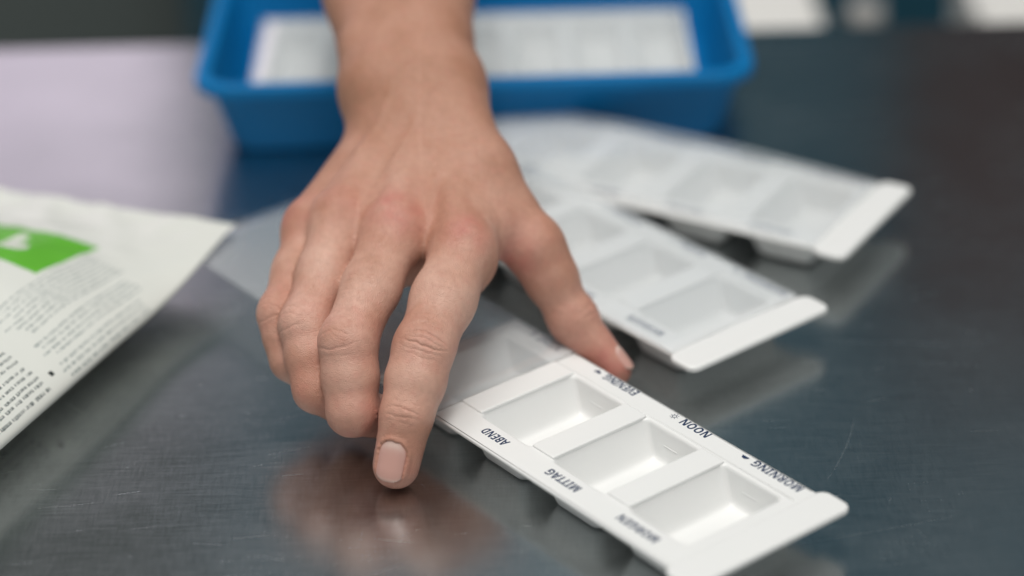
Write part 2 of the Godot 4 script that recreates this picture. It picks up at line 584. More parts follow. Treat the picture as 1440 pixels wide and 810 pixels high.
func skin_detail(verts: PackedVector3Array, idx: PackedInt32Array) -> ArrayMesh:
	# two rounds of smoothing keep the grid from showing
	for round in 2:
		var acc := PackedVector3Array()
		acc.resize(verts.size())
		var cnt := PackedFloat32Array()
		cnt.resize(verts.size())
		for t in range(0, idx.size(), 3):
			var a := idx[t]
			var b := idx[t + 1]
			var c := idx[t + 2]
			acc[a] += verts[b] + verts[c]; cnt[a] += 2.0
			acc[b] += verts[a] + verts[c]; cnt[b] += 2.0
			acc[c] += verts[a] + verts[b]; cnt[c] += 2.0
		for i in verts.size():
			if cnt[i] > 0.0:
				verts[i] = verts[i].lerp(acc[i] / cnt[i], 0.5)
	crease_list()
	# finer triangles where the creases and nails are
	for round in 2:
		var cut := {}
		var next := PackedInt32Array()
		var near := PackedByteArray()
		near.resize(verts.size())
		for i in verts.size():
			for c: Array in creases:
				var d: Vector3 = verts[i] - c[0]
				var reach: float = c[7]
				if absf(d.dot(c[1])) < reach - 1.5 * round and d.dot(c[3]) > -2.0 and absf(d.dot(c[2])) < 10.0 and d.length() < 16.0:
					near[i] = 1
					break
		for t in range(0, idx.size(), 3):
			var a := idx[t]
			var b := idx[t + 1]
			var c := idx[t + 2]
			if near[a] + near[b] + near[c] == 3:
				var m := PackedInt32Array([0, 0, 0])
				for e in 3:
					var p := idx[t + e]
					var q := idx[t + (e + 1) % 3]
					var key := mini(p, q) * 4000000 + maxi(p, q)
					if not cut.has(key):
						cut[key] = verts.size()
						verts.append((verts[p] + verts[q]) * 0.5)
					m[e] = cut[key]
				next.append_array([a, m[0], m[2], m[0], b, m[1], m[2], m[1], c, m[0], m[1], m[2]])
			else:
				next.append_array([a, b, c])
		# neighbours of cut triangles share the new edge points
		var fixed := PackedInt32Array()
		for t in range(0, next.size(), 3):
			var tri := [next[t], next[t + 1], next[t + 2]]
			var pts := []
			for e in 3:
				pts.append(tri[e])
				var p: int = tri[e]
				var q: int = tri[(e + 1) % 3]
				var key := mini(p, q) * 4000000 + maxi(p, q)
				if cut.has(key):
					pts.append(cut[key])
			if pts.size() == 3:
				fixed.append_array(tri)
			else:
				var far := 0
				for s in range(1, pts.size()):
					if not tri.has(pts[s]):
						far = (s + 2) % pts.size() if pts.size() == 4 else s
						break
				for s in range(1, pts.size() - 1):
					fixed.append_array([pts[far], pts[(far + s) % pts.size()], pts[(far + s + 1) % pts.size()]])
		idx = fixed
	var along_ := (at("i3") - at("i2")).normalized()
	var out_ := (NAIL_FACING - along_ * NAIL_FACING.dot(along_)).normalized()
	var nail_axes := [along_, out_, along_.cross(out_)]
	var nor := normals_of(verts, idx)
	# veins on the back of the hand
	var back := (at("i0") - at("p0")).cross(at("mw") - at("m0")).normalized()
	back *= signf(back.y)
	var knots := [[at("m0").lerp(at("r0"), 0.5), at("m0").lerp(at("mw"), 0.42) + Vector3(-3, 0, 0), at("mw") + Vector3(3, 0, 4), at("wr") + Vector3(-2, 0, -8), at("er") + Vector3(-6, 0, 0)], [at("i0").lerp(at("m0"), 0.55), at("i0").lerp(at("mw"), 0.4) + Vector3(-2, 0, 0), at("m0").lerp(at("mw"), 0.7) + Vector3(2, 0, 0)], [at("r0").lerp(at("p0"), 0.5), at("r0").lerp(at("rw"), 0.5) + Vector3(-3, 0, 0), at("rw") + Vector3(-1, 0, 2)]]
	var veins := []
	for k: Array in knots:
		for q in k.size() - 1:
			veins.append([k[q], k[q + 1]])
	# relief
	var coarse := FastNoiseLite.new()
	coarse.seed = 4
	coarse.frequency = 0.045
	var fine := FastNoiseLite.new()
	fine.seed = 9
	fine.frequency = 0.22
	for i in verts.size():
		var p := verts[i]
		var lift := coarse.get_noise_3dv(p) * 0.25 + fine.get_noise_3dv(p) * 0.05
		if p.z < -722.0 and p.z > -860.0:
			for v: Array in veins:
				var ab: Vector3 = v[1] - v[0]
				var q: Vector3 = p - v[0]
				var h := clampf(q.dot(ab) / ab.length_squared(), 0.0, 1.0)
				var e: Vector3 = q - ab * h
				e -= back * e.dot(back)
				lift += 0.42 * exp(-e.length_squared() / 3.2) * clampf(nor[i].dot(back) * 2.0 - 0.4, 0.0, 1.0)
		for c: Array in creases:
			var d: Vector3 = p - c[0]
			if d.length_squared() > 400.0 or d.dot(c[3]) < -1.0:
				continue
			var s: float = d.dot(c[1])
			var w: float = d.dot(c[2])
			var half: float = c[6]
			var side := exp(-pow(w / half, 4.0))
			var facing := clampf(nor[i].dot(c[3]) * 2.2, 0.0, 1.0)
			for o: Vector3 in c[4]:
				# o: offset along, bend, strength
				var e: float = s - o.x - o.y * w * w / 40.0 - coarse.get_noise_2d(w * 3.0 + o.x * 50.0, o.x * 31.0) * 0.9
				lift -= side * facing * c[5] * o.z * exp(-e * e / (0.40 * 0.40)) - side * facing * c[5] * o.z * 0.18 * exp(-pow(absf(e) - 1.2, 2.0) / 0.8)
		var nd := p - at("i3")
		if nd.length_squared() < 300.0:
			var ns := nd.dot(nail_axes[0])
			var no := nd.dot(nail_axes[1])
			if no > 0.0:
				var g := atan2(nd.dot(nail_axes[2]), no) / NAIL_HALF
				var cut := -8.2 + 4.4 * (1.0 - sqrt(maxf(0.0, 1.0 - 0.97 * minf(1.0, g * g))))
				var out_side := maxf(absf(g) - 1.0, 0.0) * NAIL_HALF * 7.6
				var out_back := maxf(cut - ns, 0.0)
				var away := sqrt(out_side * out_side + out_back * out_back)
				var along := smoothstep(5.0, 1.5, ns) * smoothstep(-15.0, -11.0, ns)
				if away > 0.0:
					lift += 0.62 * exp(-pow((away - 0.7) / 1.0, 2.0)) * along
				elif ns < 4.0:
					lift -= 0.45
		verts[i] = p + nor[i] * lift
	nor = normals_of(verts, idx)
	# colour: skin with redder knuckles and finger ends
	var cols := PackedColorArray()
	cols.resize(verts.size())
	var blot := FastNoiseLite.new()
	blot.seed = 21
	blot.frequency = 0.035
	blot.fractal_octaves = 4
	var reds := [[at("i0") + Vector3(2, 9, 4), 8.0, 0.7], [at("m0") + Vector3(1, 9, 3), 10.0, 0.75], [at("r0") + Vector3(0, 9, 3), 9.0, 0.3], [at("p0") + Vector3(-4, 5, 3), 10.0, 0.5],
		[at("i1"), 12.0, 0.35], [at("m1"), 13.0, 0.4], [at("r1"), 13.0, 0.35], [at("p1"), 11.0, 0.45], [at("i3"), 11.0, 0.5], [at("i2"), 8.0, 0.3], [at("m2") + Vector3(3, -4, 0), 13.0, 0.6], [at("m3"), 12.0, 0.35], [at("r2"), 11.0, 0.45], [at("t3"), 17.0, 0.8], [at("t2"), 12.0, 0.45], [at("t1") + Vector3(-8, 0, 6), 12.0, 0.7]]
	var base := Color(0.515, 0.262, 0.186)
	var red := Color(0.53, 0.185, 0.15)
	var pale := Color(0.635, 0.385, 0.30)
	var tan_ := Color(0.415, 0.205, 0.132)
	for i in verts.size():
		var p := verts[i]
		var k := 0.0
		for r: Array in reds:
			var q: float = (p - r[0]).length_squared() / (r[1] * r[1])
			if q < 4.0:
				k = maxf(k, r[2] * exp(-q * 1.1))
		var nz_ := blot.get_noise_3dv(p)
		var c := base.lerp(pale, clampf(0.2 + nz_ * 0.9 + 0.5 * exp(-pow((p.y - 49.0) / 12.0, 2.0)) * smoothstep(-745.0, -715.0, p.z), 0.0, 0.95))
		c = c.lerp(tan_, clampf((-p.z - 722.0) / 70.0, 0.0, 0.7) + clampf(-nz_, 0.0, 0.25))
		c = c.lerp(red, clampf(k * (0.85 + 0.9 * blot.get_noise_3dv(p * 3.0 + Vector3(50, 0, 0))), 0.0, 0.9))
		var f := 1.0 + 0.10 * fine.get_noise_3dv(p * 1.6)
		c = c.lerp(red, clampf(fine.get_noise_3dv(p * 1.1 + Vector3(9, 70, 3)) * 0.3, 0.0, 0.25))
		cols[i] = Color(c.r * f, c.g * f, c.b * f)
		verts[i] = p * MM
	var arr := []
	arr.resize(Mesh.ARRAY_MAX)
	arr[Mesh.ARRAY_VERTEX] = verts
	arr[Mesh.ARRAY_NORMAL] = nor
	arr[Mesh.ARRAY_COLOR] = cols
	arr[Mesh.ARRAY_INDEX] = idx
	var m := ArrayMesh.new()
	m.add_surface_from_arrays(Mesh.PRIMITIVE_TRIANGLES, arr)
	print("hand triangles ", idx.size() / 3)
	return m


func crease_list() -> void:
	var eye := Vector3(0, 423, 0)
	for f in ["i", "m", "r", "p"]:
		var a0 := at(f + "0")
		var a1 := at(f + "1")
		var a2 := at(f + "2")
		var a3 := at(f + "3")
		var out := ((a1 - a0).normalized() + (a1 - a2).normalized()).normalized()
		if f == "i":
			out = (eye - a1)
		var along := ((a1 - a0).normalized() + (a2 - a1).normalized()).normalized()
		out = (out - along * out.dot(along)).normalized()
		var across := along.cross(out).normalized()
		var lines := [Vector3(-4.6, 1.6, 0.7), Vector3(-1.0, 1.0, 1.0), Vector3(3.4, -1.2, 1.1), Vector3(1.2, 0.2, 0.5), Vector3(-7.0, 1.6, 0.35), Vector3(5.4, -1.0, 0.4), Vector3(7.2, -0.6, 0.25)]
		if f == "m":
			lines = [Vector3(-3.6, 1.6, 0.6), Vector3(-0.6, 1.8, 0.7), Vector3(5.6, -2.0, 0.8), Vector3(-6.2, 1.6, 0.35), Vector3(7.6, -1.2, 0.3)]
		elif f != "i":
			lines = [Vector3(-3.6, 1.6, 0.6), Vector3(-0.8, 1.2, 0.5), Vector3(4.6, -1.4, 0.7)]
		creases.append([a1, along, across, out, lines, 0.32 if f == "i" else 0.22, 6.6, 11.0])
		if f == "i" or f == "m":
			# fine cross lines on the first phalanx
			var fine_lines := []
			for q in 9:
				fine_lines.append(Vector3(-7.0 + 1.75 * q + 0.5 * sin(q * 2.3), 0.9 + 0.5 * sin(q * 1.7), 0.22 + 0.12 * sin(q * 3.1)))
			creases.append([a0.lerp(a1, 0.66) + out * 2.0, along, across, out, fine_lines, 0.30, 5.2, 9.0])
		var al2 := (a3 - a1).normalized()
		var o2 := (eye - a2)
		if f == "i":
			o2 = Vector3(-120, 300, 700)
		o2 = (o2 - al2 * o2.dot(al2)).normalized()
		if f == "i":
			creases.append([a2, al2, al2.cross(o2).normalized(), o2, [Vector3(-1.0, 1.0, 0.8), Vector3(1.6, 0.4, 0.55), Vector3(-3.4, 1.0, 0.3), Vector3(3.4, 0.2, 0.25)], 0.26, 5.6, 9.0])
	var ta := (at("t2") - at("t1")).normalized()
	var to := Vector3(0.75, 0.55, 0.3)
	to = (to - ta * to.dot(ta)).normalized()
	creases.append([at("t2"), ta, ta.cross(to).normalized(), to, [Vector3(-2.0, 0.8, 0.5), Vector3(1.0, 0.6, 0.5), Vector3(3.0, 0.2, 0.3)], 0.25, 6.0, 9.0])


func nail_mesh(a2: Vector3, a3: Vector3, r2: float, r3: float, facing: Vector3, s0: float, s1: float, half: float) -> ArrayMesh:
	var along := (a3 - a2).normalized()
	var out := (facing - along * facing.dot(along)).normalized()
	var across := along.cross(out)
	var long := a2.distance_to(a3)
	var st := SurfaceTool.new()
	st.begin(Mesh.PRIMITIVE_TRIANGLES)
	var nu := 18
	var nv := 20
	for face in 2:
		for i in nv + 1:
			var f := float(i) / nv
			for j in nu + 1:
				var g := float(j) / nu * 2.0 - 1.0
				# rounded cuticle end, gently rounded free edge
				var sa := s0 + 4.4 * (1.0 - sqrt(maxf(0.0, 1.0 - 0.97 * g * g)))
				var sb := s1 - 2.6 * (1.0 - sqrt(maxf(0.0, 1.0 - 0.9 * g * g)))
				var s := lerpf(sa, sb, f)
				var h := clampf((s + long) / long, 0.0, 1.2)
				var r := lerpf(r2, r3, minf(h, 1.0)) + 0.10 - (0.03 * s * s if s > 0.0 else 0.0)
				var th := g * half
				var lift := 0.22 * sin(PI * clampf(f * 0.5 + 0.25, 0.0, 1.0)) - (0.55 if face == 1 else 0.0) - 0.35 * exp(-f * 14.0) - 0.25 * pow(absf(g), 6.0)
				var p := a3 + along * s + (out * cos(th) + across * sin(th) * 0.96) * (r + lift)
				var c := Color(0.60, 0.34, 0.29)
				c = c.lerp(Color(0.70, 0.52, 0.46), clampf(exp(-pow((f - 0.06) / 0.13, 2.0)) * (1.0 - g * g * 1.2), 0.0, 0.85))
				c = c.lerp(Color(0.70, 0.52, 0.44), smoothstep(0.92, 0.98, f) * 0.6)
				st.set_color(c)
				st.add_vertex(p * MM)
	var rowlen := nu + 1
	var total := rowlen * (nv + 1)
	for i in nv:
		for j in nu:
			var a := i * rowlen + j
			for q in [a, a + 1, a + rowlen + 1, a, a + rowlen + 1, a + rowlen]:
				st.add_index(q)
			for q in [a, a + rowlen + 1, a + 1, a, a + rowlen, a + rowlen + 1]:
				st.add_index(total + q)
	for i in nv:
		for j in [0, nu]:
			var a: int = i * rowlen + j
			for q in [a, a + rowlen, total + a + rowlen, a, total + a + rowlen, total + a]:
				st.add_index(q)
	for j in nu:
		var a := nv * rowlen + j
		for q in [a, a + 1, total + a + 1, a, total + a + 1, total + a]:
			st.add_index(q)
	st.generate_normals()
	return st.commit()


# ---------------------------------------------------------------- refill bag
func bag_print() -> ImageTexture:
	var w := 1024
	var h := 1536          # 6 px per mm: x across (t), y along (s)
	var k := 6.0
	var im := Image.create(w, h, false, Image.FORMAT_RGB8)
	im.fill(Color(0.93, 0.935, 0.925))
	# green field with pale rounded marks
	var green := Color(0.42, 0.76, 0.20)
	im.fill_rect(Rect2i(int(36 * k), int(38 * k), int(84 * k), int(41 * k)), green)
	for q: Array in [[56.0, 63.0, 6.0, 5.6], [61.0, 53.0, 2.8, 7.0], [70.0, 66.0, 6.5, 5.6], [76.0, 54.0, 3.4, 7.0], [84.0, 64.0, 6.0, 5.4]]:
		for y in range(int((q[1] - q[3]) * k), int((q[1] + q[3]) * k)):
			for x in range(int((q[0] - q[2]) * k), int((q[0] + q[2]) * k)):
				var d := Vector2((x / k - q[0]) / q[2], (y / k - q[1]) / q[3]).length()
				if d < 1.0:
					im.set_pixel(x, y, Color(0.93, 0.94, 0.91))
	# blocks of small print whose lines run along the bag
	rng.seed = 77
	var blocks := [[0.5, 6.0, 62.0, 117.0, 0.52], [8.0, 16.0, 55.0, 119.0, 0.50], [18.5, 33.0, 50.0, 116.0, 0.48]]
	for b: Array in blocks:
		print_block(im, k, b[0], b[1], b[2], b[3], Color(b[4] - 0.06, b[4], b[4] + 0.01), 2.05, 1.0)
	blocks = [[1.5, 4.2, 126.0, 245.0], [6.0, 12.5, 125.0, 245.0], [14.2, 24.0, 124.0, 245.0], [26.5, 36.0, 122.0, 245.0], [38.0, 50.0, 120.0, 245.0], [53.0, 80.0, 122.0, 245.0]]
	for b: Array in blocks:
		print_block(im, k, b[0], b[1], b[2], b[3], Color(0.16, 0.21, 0.23), 2.5, 1.15)
	for y in range(int(119.6 * k), int(121.4 * k)):
		for x in range(int(4.0 * k), int(5.6 * k)):
			im.set_pixel(x, y, Color(0.12, 0.15, 0.15))
	return ImageTexture.create_from_image(im)


func print_block(im: Image, k: float, t0: float, t1: float, s0: float, s1: float, c: Color, pitch: float, tall: float) -> void:
	# unreadably small lettering: each word a run of upright strokes
	var t := t0
	while t < t1:
		var s := s0 + rng.randf_range(0.0, 1.5)
		var stop := s1 - rng.randf_range(0.0, 9.0)
		while s < stop:
			var word := rng.randf_range(2.0, 7.5)
			var e := s + word
			while s < e and s < stop:
				var wide := rng.randf_range(0.28, 0.5)
				var hh := tall * (1.0 if rng.randf() < 0.25 else 0.74)
				im.fill_rect(Rect2i(int((t + tall - hh) * k), int(s * k), maxi(1, int(hh * k)), maxi(1, int(wide * k))), c)
				if rng.randf() < 0.6:
					im.fill_rect(Rect2i(int((t + tall - hh) * k), int(s * k), maxi(1, int(0.22 * k)), int(0.8 * k)), c)
				s += rng.randf_range(0.55, 0.85)
			s += 0.9
		t += pitch


func bag_mesh() -> ArrayMesh:
	# local frame: x across the bag (t), z along it from the sealed end (s); a filled pouch with thin welded edges
	var b := Bag.new()
	var long := 255.0
	var wide := 168.0
	var ns := 90
	var nt := 60
	var crumple := FastNoiseLite.new()
	crumple.seed = 12
	crumple.frequency = 0.018
	var ridge := FastNoiseLite.new()
	ridge.seed = 5
	ridge.noise_type = FastNoiseLite.TYPE_SIMPLEX
	ridge.fractal_type = FastNoiseLite.FRACTAL_RIDGED
	ridge.frequency = 0.02
	var grid := []
	for face in 2:
		var rows := []
		for i in ns + 1:
			var s := long * i / ns
			var row := PackedInt32Array()
			for j in nt + 1:
				var t := wide * 0.5 * (1.0 - cos(PI * j / nt))
				var g := lerpf(pow(maxf(0.0, 1.0 - pow(absf(2.0 * t / wide - 1.0), 2.4)), 0.52), sin(PI * t / wide), 0.55)
				var f := smoothstep(4.0, 95.0, s) * (1.0 - smoothstep(long - 70.0, long - 4.0, s))
				var th := 25.0 * g * pow(f, 0.8)
				var mid := 8.0 + 11.5 * exp(-pow(s / 42.0, 2.0)) * (1.0 - 0.35 * t / wide) + 6.0 * f
				var puff := crumple.get_noise_2d(s, t) * 1.6 * g + ridge.get_noise_2d(s * 0.8, t) * 1.3 * g * (0.4 + exp(-s / 60.0))
				var y := mid + th + puff + 0.12 if face == 0 else maxf(0.3, mid - th * 0.95 - 0.12)
				var pinch := 3.5 * f * sin(PI * minf(1.0, t / 30.0)) * 0.0
				row.append(b.v(Vector3(t + pinch, y, s), Vector2(t * 6.0 / 1024.0, s * 6.0 / 1536.0)))
			rows.append(row)
		grid.append(rows)
	for face in 2:
		for i in ns:
			for j in nt:
				var a: PackedInt32Array = grid[face][i]
				var c: PackedInt32Array = grid[face][i + 1]
				if face == 0:
					b.quad(a[j], a[j + 1], c[j + 1], c[j])
				else:
					b.quad(a[j], c[j], c[j + 1], a[j + 1])
	for i in ns:
		for j in [0, nt]:
			b.quad(grid[0][i][j], grid[0][i + 1][j], grid[1][i + 1][j], grid[1][i][j])
	for j in nt:
		for i in [0, ns]:
			b.quad(grid[0][i][j], grid[0][i][j + 1], grid[1][i][j + 1], grid[1][i][j])
	return b.mesh()


# ---------------------------------------------------------------- basket
func basket_mesh(x0: float, x1: float, z0: float, z1: float, high: float) -> ArrayMesh:
	var b := Bag.new()
	var lv := []
	var r := 16.0
	for s: Array in [[-18.0, 0.6], [-17.0, 0.0], [-15.0, 0.0], [-12.5, 0.8], [-11.5, 2.5], [-4.4, high - 7.6], [-3.6, high - 6.8], [-0.6, high - 6.0], [0.6, high - 5.5], [1.2, high - 5.0], [1.3, high - 4.4], [1.3, high - 1.6], [1.0, high - 0.5], [0.2, high], [-0.5, high], [-3.6, high], [-4.6, high - 0.4], [-5.0, high - 1.4], [-5.2, high - 3.0], [-12.6, 4.6], [-13.6, 3.0], [-15.5, 2.2], [-18.0, 2.0]]:
		var e: float = s[0]
		lv.append(Bag.rr(x0 - e, x1 + e, z0 - e, z1 + e, r + e * 0.5, s[1], 8))
	b.loft(lv, true, true, true)
	return b.mesh()


# ---------------------------------------------------------------- steel
func steel_maps() -> Array:
	var side := 2048
	rng.seed = 5
	var rough := Image.create(side, side, false, Image.FORMAT_L8)
	var tone := Image.create(side, side, false, Image.FORMAT_RGB8)
	var patch := FastNoiseLite.new()
	patch.seed = 3
	patch.frequency = 0.0045
	patch.fractal_octaves = 4
	var line := PackedFloat32Array()
	line.resize(side)
	for y in side:
		line[y] = rng.randf_range(-0.02, 0.02)
	var fine := FastNoiseLite.new()
	fine.seed = 8
	fine.frequency = 0.5
	fine.fractal_octaves = 2
	var bytes := PackedByteArray()
	bytes.resize(side * side)
	var tb := PackedByteArray()
	tb.resize(side * side * 3)
	for y in side:
		for x in side:
			var p := patch.get_noise_2d(x, y)
			var g := fine.get_noise_2d(x * 0.03, y)
			var h := fine.get_noise_2d(x, y * 0.05 + 900.0)
			var v := 0.5 + p * 0.1 + line[y] * 0.8 + g * 0.06 + h * 0.05
			var i := y * side + x
			bytes[i] = int(clampf(v, 0.0, 1.0) * 255.0)
			var c := 0.86 + p * 0.015 + line[y] * 0.5 + g * 0.04 + h * 0.03
			var ci := int(clampf(c, 0.0, 1.0) * 255.0)
			tb[i * 3] = ci
			tb[i * 3 + 1] = ci
			tb[i * 3 + 2] = ci
	rough = Image.create_from_data(side, side, false, Image.FORMAT_L8, bytes)
	tone = Image.create_from_data(side, side, false, Image.FORMAT_RGB8, tb)
	# hairline scratches and a few specks of wear
	for n in 1500:
		var p := Vector2(rng.randf() * side, rng.randf() * side)
		var long := rng.randf_range(8.0, 60.0) if rng.randf() < 0.96 else rng.randf_range(100.0, 260.0)
		var a := rng.randfn(-0.16, 0.16) if rng.randf() < 0.75 else rng.randf() * PI
		var d := Vector2.from_angle(a)
		var bend := rng.randf_range(-0.0012, 0.0012)
		var deep := rng.randf_range(0.04, 0.2)
		for s in int(long):
			var q := p + d * s
			d = d.rotated(bend)
			var x := posmod(int(q.x), side)
			var y := posmod(int(q.y), side)
			var fade := deep * sin(PI * s / long)
			var o := rough.get_pixel(x, y).r
			rough.set_pixel(x, y, Color.from_hsv(0, 0, minf(1.0, o + fade)))
			var t := tone.get_pixel(x, y).r
			tone.set_pixel(x, y, Color.from_hsv(0, 0, minf(1.0, t + fade * 0.3)))
	return [ImageTexture.create_from_image(rough), ImageTexture.create_from_image(tone)]


func plane_mesh(x0: float, x1: float, z0: float, z1: float, y: float, per_metre: float) -> ArrayMesh:
	var st := SurfaceTool.new()
	st.begin(Mesh.PRIMITIVE_TRIANGLES)
	for q: Vector2 in [Vector2(x0, z0), Vector2(x1, z0), Vector2(x1, z1), Vector2(x0, z0), Vector2(x1, z1), Vector2(x0, z1)]:
		st.set_normal(Vector3.UP)
		st.set_uv(Vector2(q.x, q.y) * per_metre)
		st.add_vertex(Vector3(q.x, y, q.y))
	return st.commit()


func box_mesh(lo_: Vector3, hi: Vector3, bevel := 0.002) -> ArrayMesh:
	var b := Bag.new()
	b.box(lo_ * 1000.0, hi * 1000.0, bevel * 1000.0)
	return b.mesh()


# ---------------------------------------------------------------- scene
func _ready() -> void:
	# camera
	var cam := Camera3D.new()
	cam.name = "camera"
	cam.transform = Transform3D(Basis(Vector3(0.99961836, -0.02438756, 0.01297583), Vector3(0.02762472, 0.88247952, -0.4695389), Vector3(0, 0.46971816, 0.88281643)), Vector3(0, 0.42295, 0))
	cam.near = 0.02
	cam.far = 30.0
	cam.fov = 13.614771
	var lens := CameraAttributesPhysical.new()
	lens.frustum_focal_length = 100.53
	lens.exposure_aperture = 3.7
	lens.frustum_focus_distance = 0.782
	lens.frustum_near = 0.02
	lens.frustum_far = 30.0
	cam.attributes = lens
	add_child(cam)
	cam.current = true
	# light: the dim grey of the room, and lamps out of view
	var env := Environment.new()
	env.background_mode = Environment.BG_COLOR
	env.background_color = Color(0.28, 0.295, 0.295).linear_to_srgb()
	env.tonemap_mode = Environment.TONE_MAPPER_LINEAR
	env.tonemap_exposure = 1.04
	env.sdfgi_enabled = true
	env.ssao_enabled = true
	env.ssil_enabled = true
	var we := WorldEnvironment.new()
	we.name = "world"
	we.environment = env
	add_child(we)
	unseen_ceiling_lamp("flat ceiling light panel out of view, lighting the hand and trays from above", Vector3(-0.15, 1.75, -1.15), Vector2(0.8, 0.6), 1.1, Color(1.0, 0.99, 0.975))  # out of view, lights the hand and trays from above
	unseen_soft_lamp(Vector3(0.8, 1.1, 0.35), Vector3(0.0, 0.0, -0.72), Vector2(0.7, 0.7), 2.8, Color(1.0, 0.985, 0.96))  # lamp out of view, lights tray sides and wells from the right front

	# materials
	white = paint(Color(0.80, 0.805, 0.80), 0.38)
	frosted = StandardMaterial3D.new()
	var fc := Color(0.88, 0.925, 0.96).linear_to_srgb()
	fc.a = 0.14
	frosted.albedo_color = fc
	frosted.roughness = 0.15
	frosted.transparency = BaseMaterial3D.TRANSPARENCY_ALPHA
	var milky: StandardMaterial3D = frosted.duplicate()
	milky.albedo_color.a = 0.2
	ink = paint(Color(0.008, 0.028, 0.085), 0.5)

	# the setting
	var steel := paint(Color(0.74, 0.775, 0.78), 1.0, 1.0)
	var maps := steel_maps()
	steel.albedo_texture = maps[1]
	steel.roughness_texture = maps[0]
	steel.roughness_texture_channel = BaseMaterial3D.TEXTURE_CHANNEL_RED
	steel.roughness = 0.46
	var table := thing("work_table", "brushed stainless steel table top with fine scratches under the hand and trays", "table", Vector3.ZERO)
	part("tabletop", plane_mesh(-0.9, 0.9, -1.044, 0.3, 0.0, 1.45), steel, table)
	var edge := paint(Color(0.55, 0.56, 0.56), 0.3, 1.0)
	part("edge", box_mesh(Vector3(-0.9, -0.04, -1.044), Vector3(0.9, -0.0005, 0.3), 0.002), edge, table)

	struct("floor", plane_mesh(-4, 4, -4, 2, -0.86, 1.0), paint(Color(0.20, 0.21, 0.20), 0.5), "grey floor of the room")
	struct("back_wall", box_mesh(Vector3(-3, -0.86, -2.5), Vector3(3, 2.2, -2.4), 0.005), paint(Color(0.105, 0.125, 0.12), 0.6), "grey green wall behind the table")
	var cab := thing("reflected_cabinet", "tall dark teal cupboard mostly out of view, placed to darken the reflection in the steel", "cupboard", Vector3(0.62, -0.86, -2.2))  # mostly out of view, stands where the steel reflects dark teal
	part("carcass", box_mesh(Vector3(-0.9, 0, -0.2), Vector3(1.2, 2.6, 0.18), 0.004), paint(Color(0.008, 0.055, 0.085), 0.5), cab)
	for k in 3:
		part("door", box_mesh(Vector3(-0.895 + k * 0.7, 0.08, 0.183), Vector3(-0.205 + k * 0.7, 2.59, 0.203), 0.004), paint(Color(0.009, 0.064, 0.10), 0.45), cab)
	var unseen_board := thing("unseen_brown_board", "dark brown framed board out of view on the teal cupboard, for the brown reflection in the steel", "board", Vector3(0.55, 0.34, -1.995))  # unseen board, placed for a brown patch in the steel reflection
	part("board", box_mesh(Vector3(-0.18, 0, 0), Vector3(0.18, 0.4, 0.012), 0.002), paint(Color(0.06, 0.027, 0.025), 0.8), unseen_board)
	var cf := Bag.new()
	cf.box(Vector3(-200, -20, -1), Vector3(200, -0.5, 18), 2.0)
	cf.box(Vector3(-200, 400.5, -1), Vector3(200, 420, 18), 2.0)
	cf.box(Vector3(-200, 0, -1), Vector3(-180.5, 400, 18), 2.0)
	cf.box(Vector3(180.5, 0, -1), Vector3(200, 400, 18), 2.0)
	part("frame", cf.mesh(), paint(Color(0.07, 0.035, 0.025), 0.5), unseen_board)
	var win := thing("unseen_window", "glowing frosted panes in a pale frame, out of view at left, for the lilac reflection in the steel", "unseen_window", Vector3(-0.96, 0.18, -2.39))  # unseen glowing panes, placed for the lilac reflection and light from the left
	var fr := Bag.new()
	fr.box(Vector3(-670, -40, 0), Vector3(670, 0, 40), 3.0)
	fr.box(Vector3(-670, 620, 0), Vector3(670, 660, 40), 3.0)
	for q in [-650.0, 0.0, 650.0]:
		fr.box(Vector3(q - 20, 0.5, 2), Vector3(q + 20, 619.5, 38), 3.0)
	part("frame", fr.mesh(), paint(Color(0.7, 0.7, 0.72), 0.4), win)
	var pane_glow := paint(Color(0.6, 0.6, 0.62), 0.3)
	pane_glow.emission_enabled = true
	pane_glow.emission = Color(0.98, 0.87, 0.98)
	pane_glow.emission_energy_multiplier = 0.18
	for q in [-325.0, 325.0]:
		part("pane", box_mesh(Vector3((q - 304.5) * MM, 0.0005, 0.008), Vector3((q + 304.5) * MM, 0.6195, 0.014), 0.001), pane_glow, win)
	var unseen_window_light := AreaLight3D.new()
	unseen_window_light.name = "light"
	unseen_window_light.area_size = Vector2(1.24, 0.6)
	unseen_window_light.area_normalize_energy = true
	unseen_window_light.light_energy = 0.13
	unseen_window_light.light_color = Color(0.98, 0.87, 0.98)
	unseen_window_light.shadow_enabled = true
	unseen_window_light.area_range = 8.0
	unseen_window_light.position = Vector3(0, 0.31, 0.05)
	unseen_window_light.rotation.y = PI
	win.add_child(unseen_window_light, true)
	var shelf := thing("low_shelf", "grey green metal shelf just behind the table, lower than its top", "shelf", Vector3(0, -0.16, -1.22))
	part("board", box_mesh(Vector3(-0.9, -0.02, -0.12), Vector3(0.9, 0, 0.1), 0.002), paint(Color(0.21, 0.25, 0.235), 0.45), shelf)
	for sx in [-0.86, 0.86]:
		part("leg", box_mesh(Vector3(sx - 0.015, -0.76, -0.02), Vector3(sx + 0.015, -0.02, 0.02), 0.002), paint(Color(0.12, 0.13, 0.13), 0.4), shelf)
	var sb := thing("storage_box", "white box on the low shelf right behind the blue basket", "box", Vector3(0.144, -0.16, -1.16), 0.0, "white boxes on the low shelf")
	part("body", box_mesh(Vector3(-0.029, 0, -0.16), Vector3(0.029, 0.075, 0.03), 0.004), paint(Color(0.80, 0.78, 0.74), 0.4), sb)
	part("cover", box_mesh(Vector3(-0.031, 0.076, -0.162), Vector3(0.031, 0.088, 0.032), 0.004), paint(Color(0.82, 0.80, 0.77), 0.4), sb)
	var sb2: Node3D = sb.duplicate()
	sb2.name = numbered("storage_box")
	add_child(sb2, true)
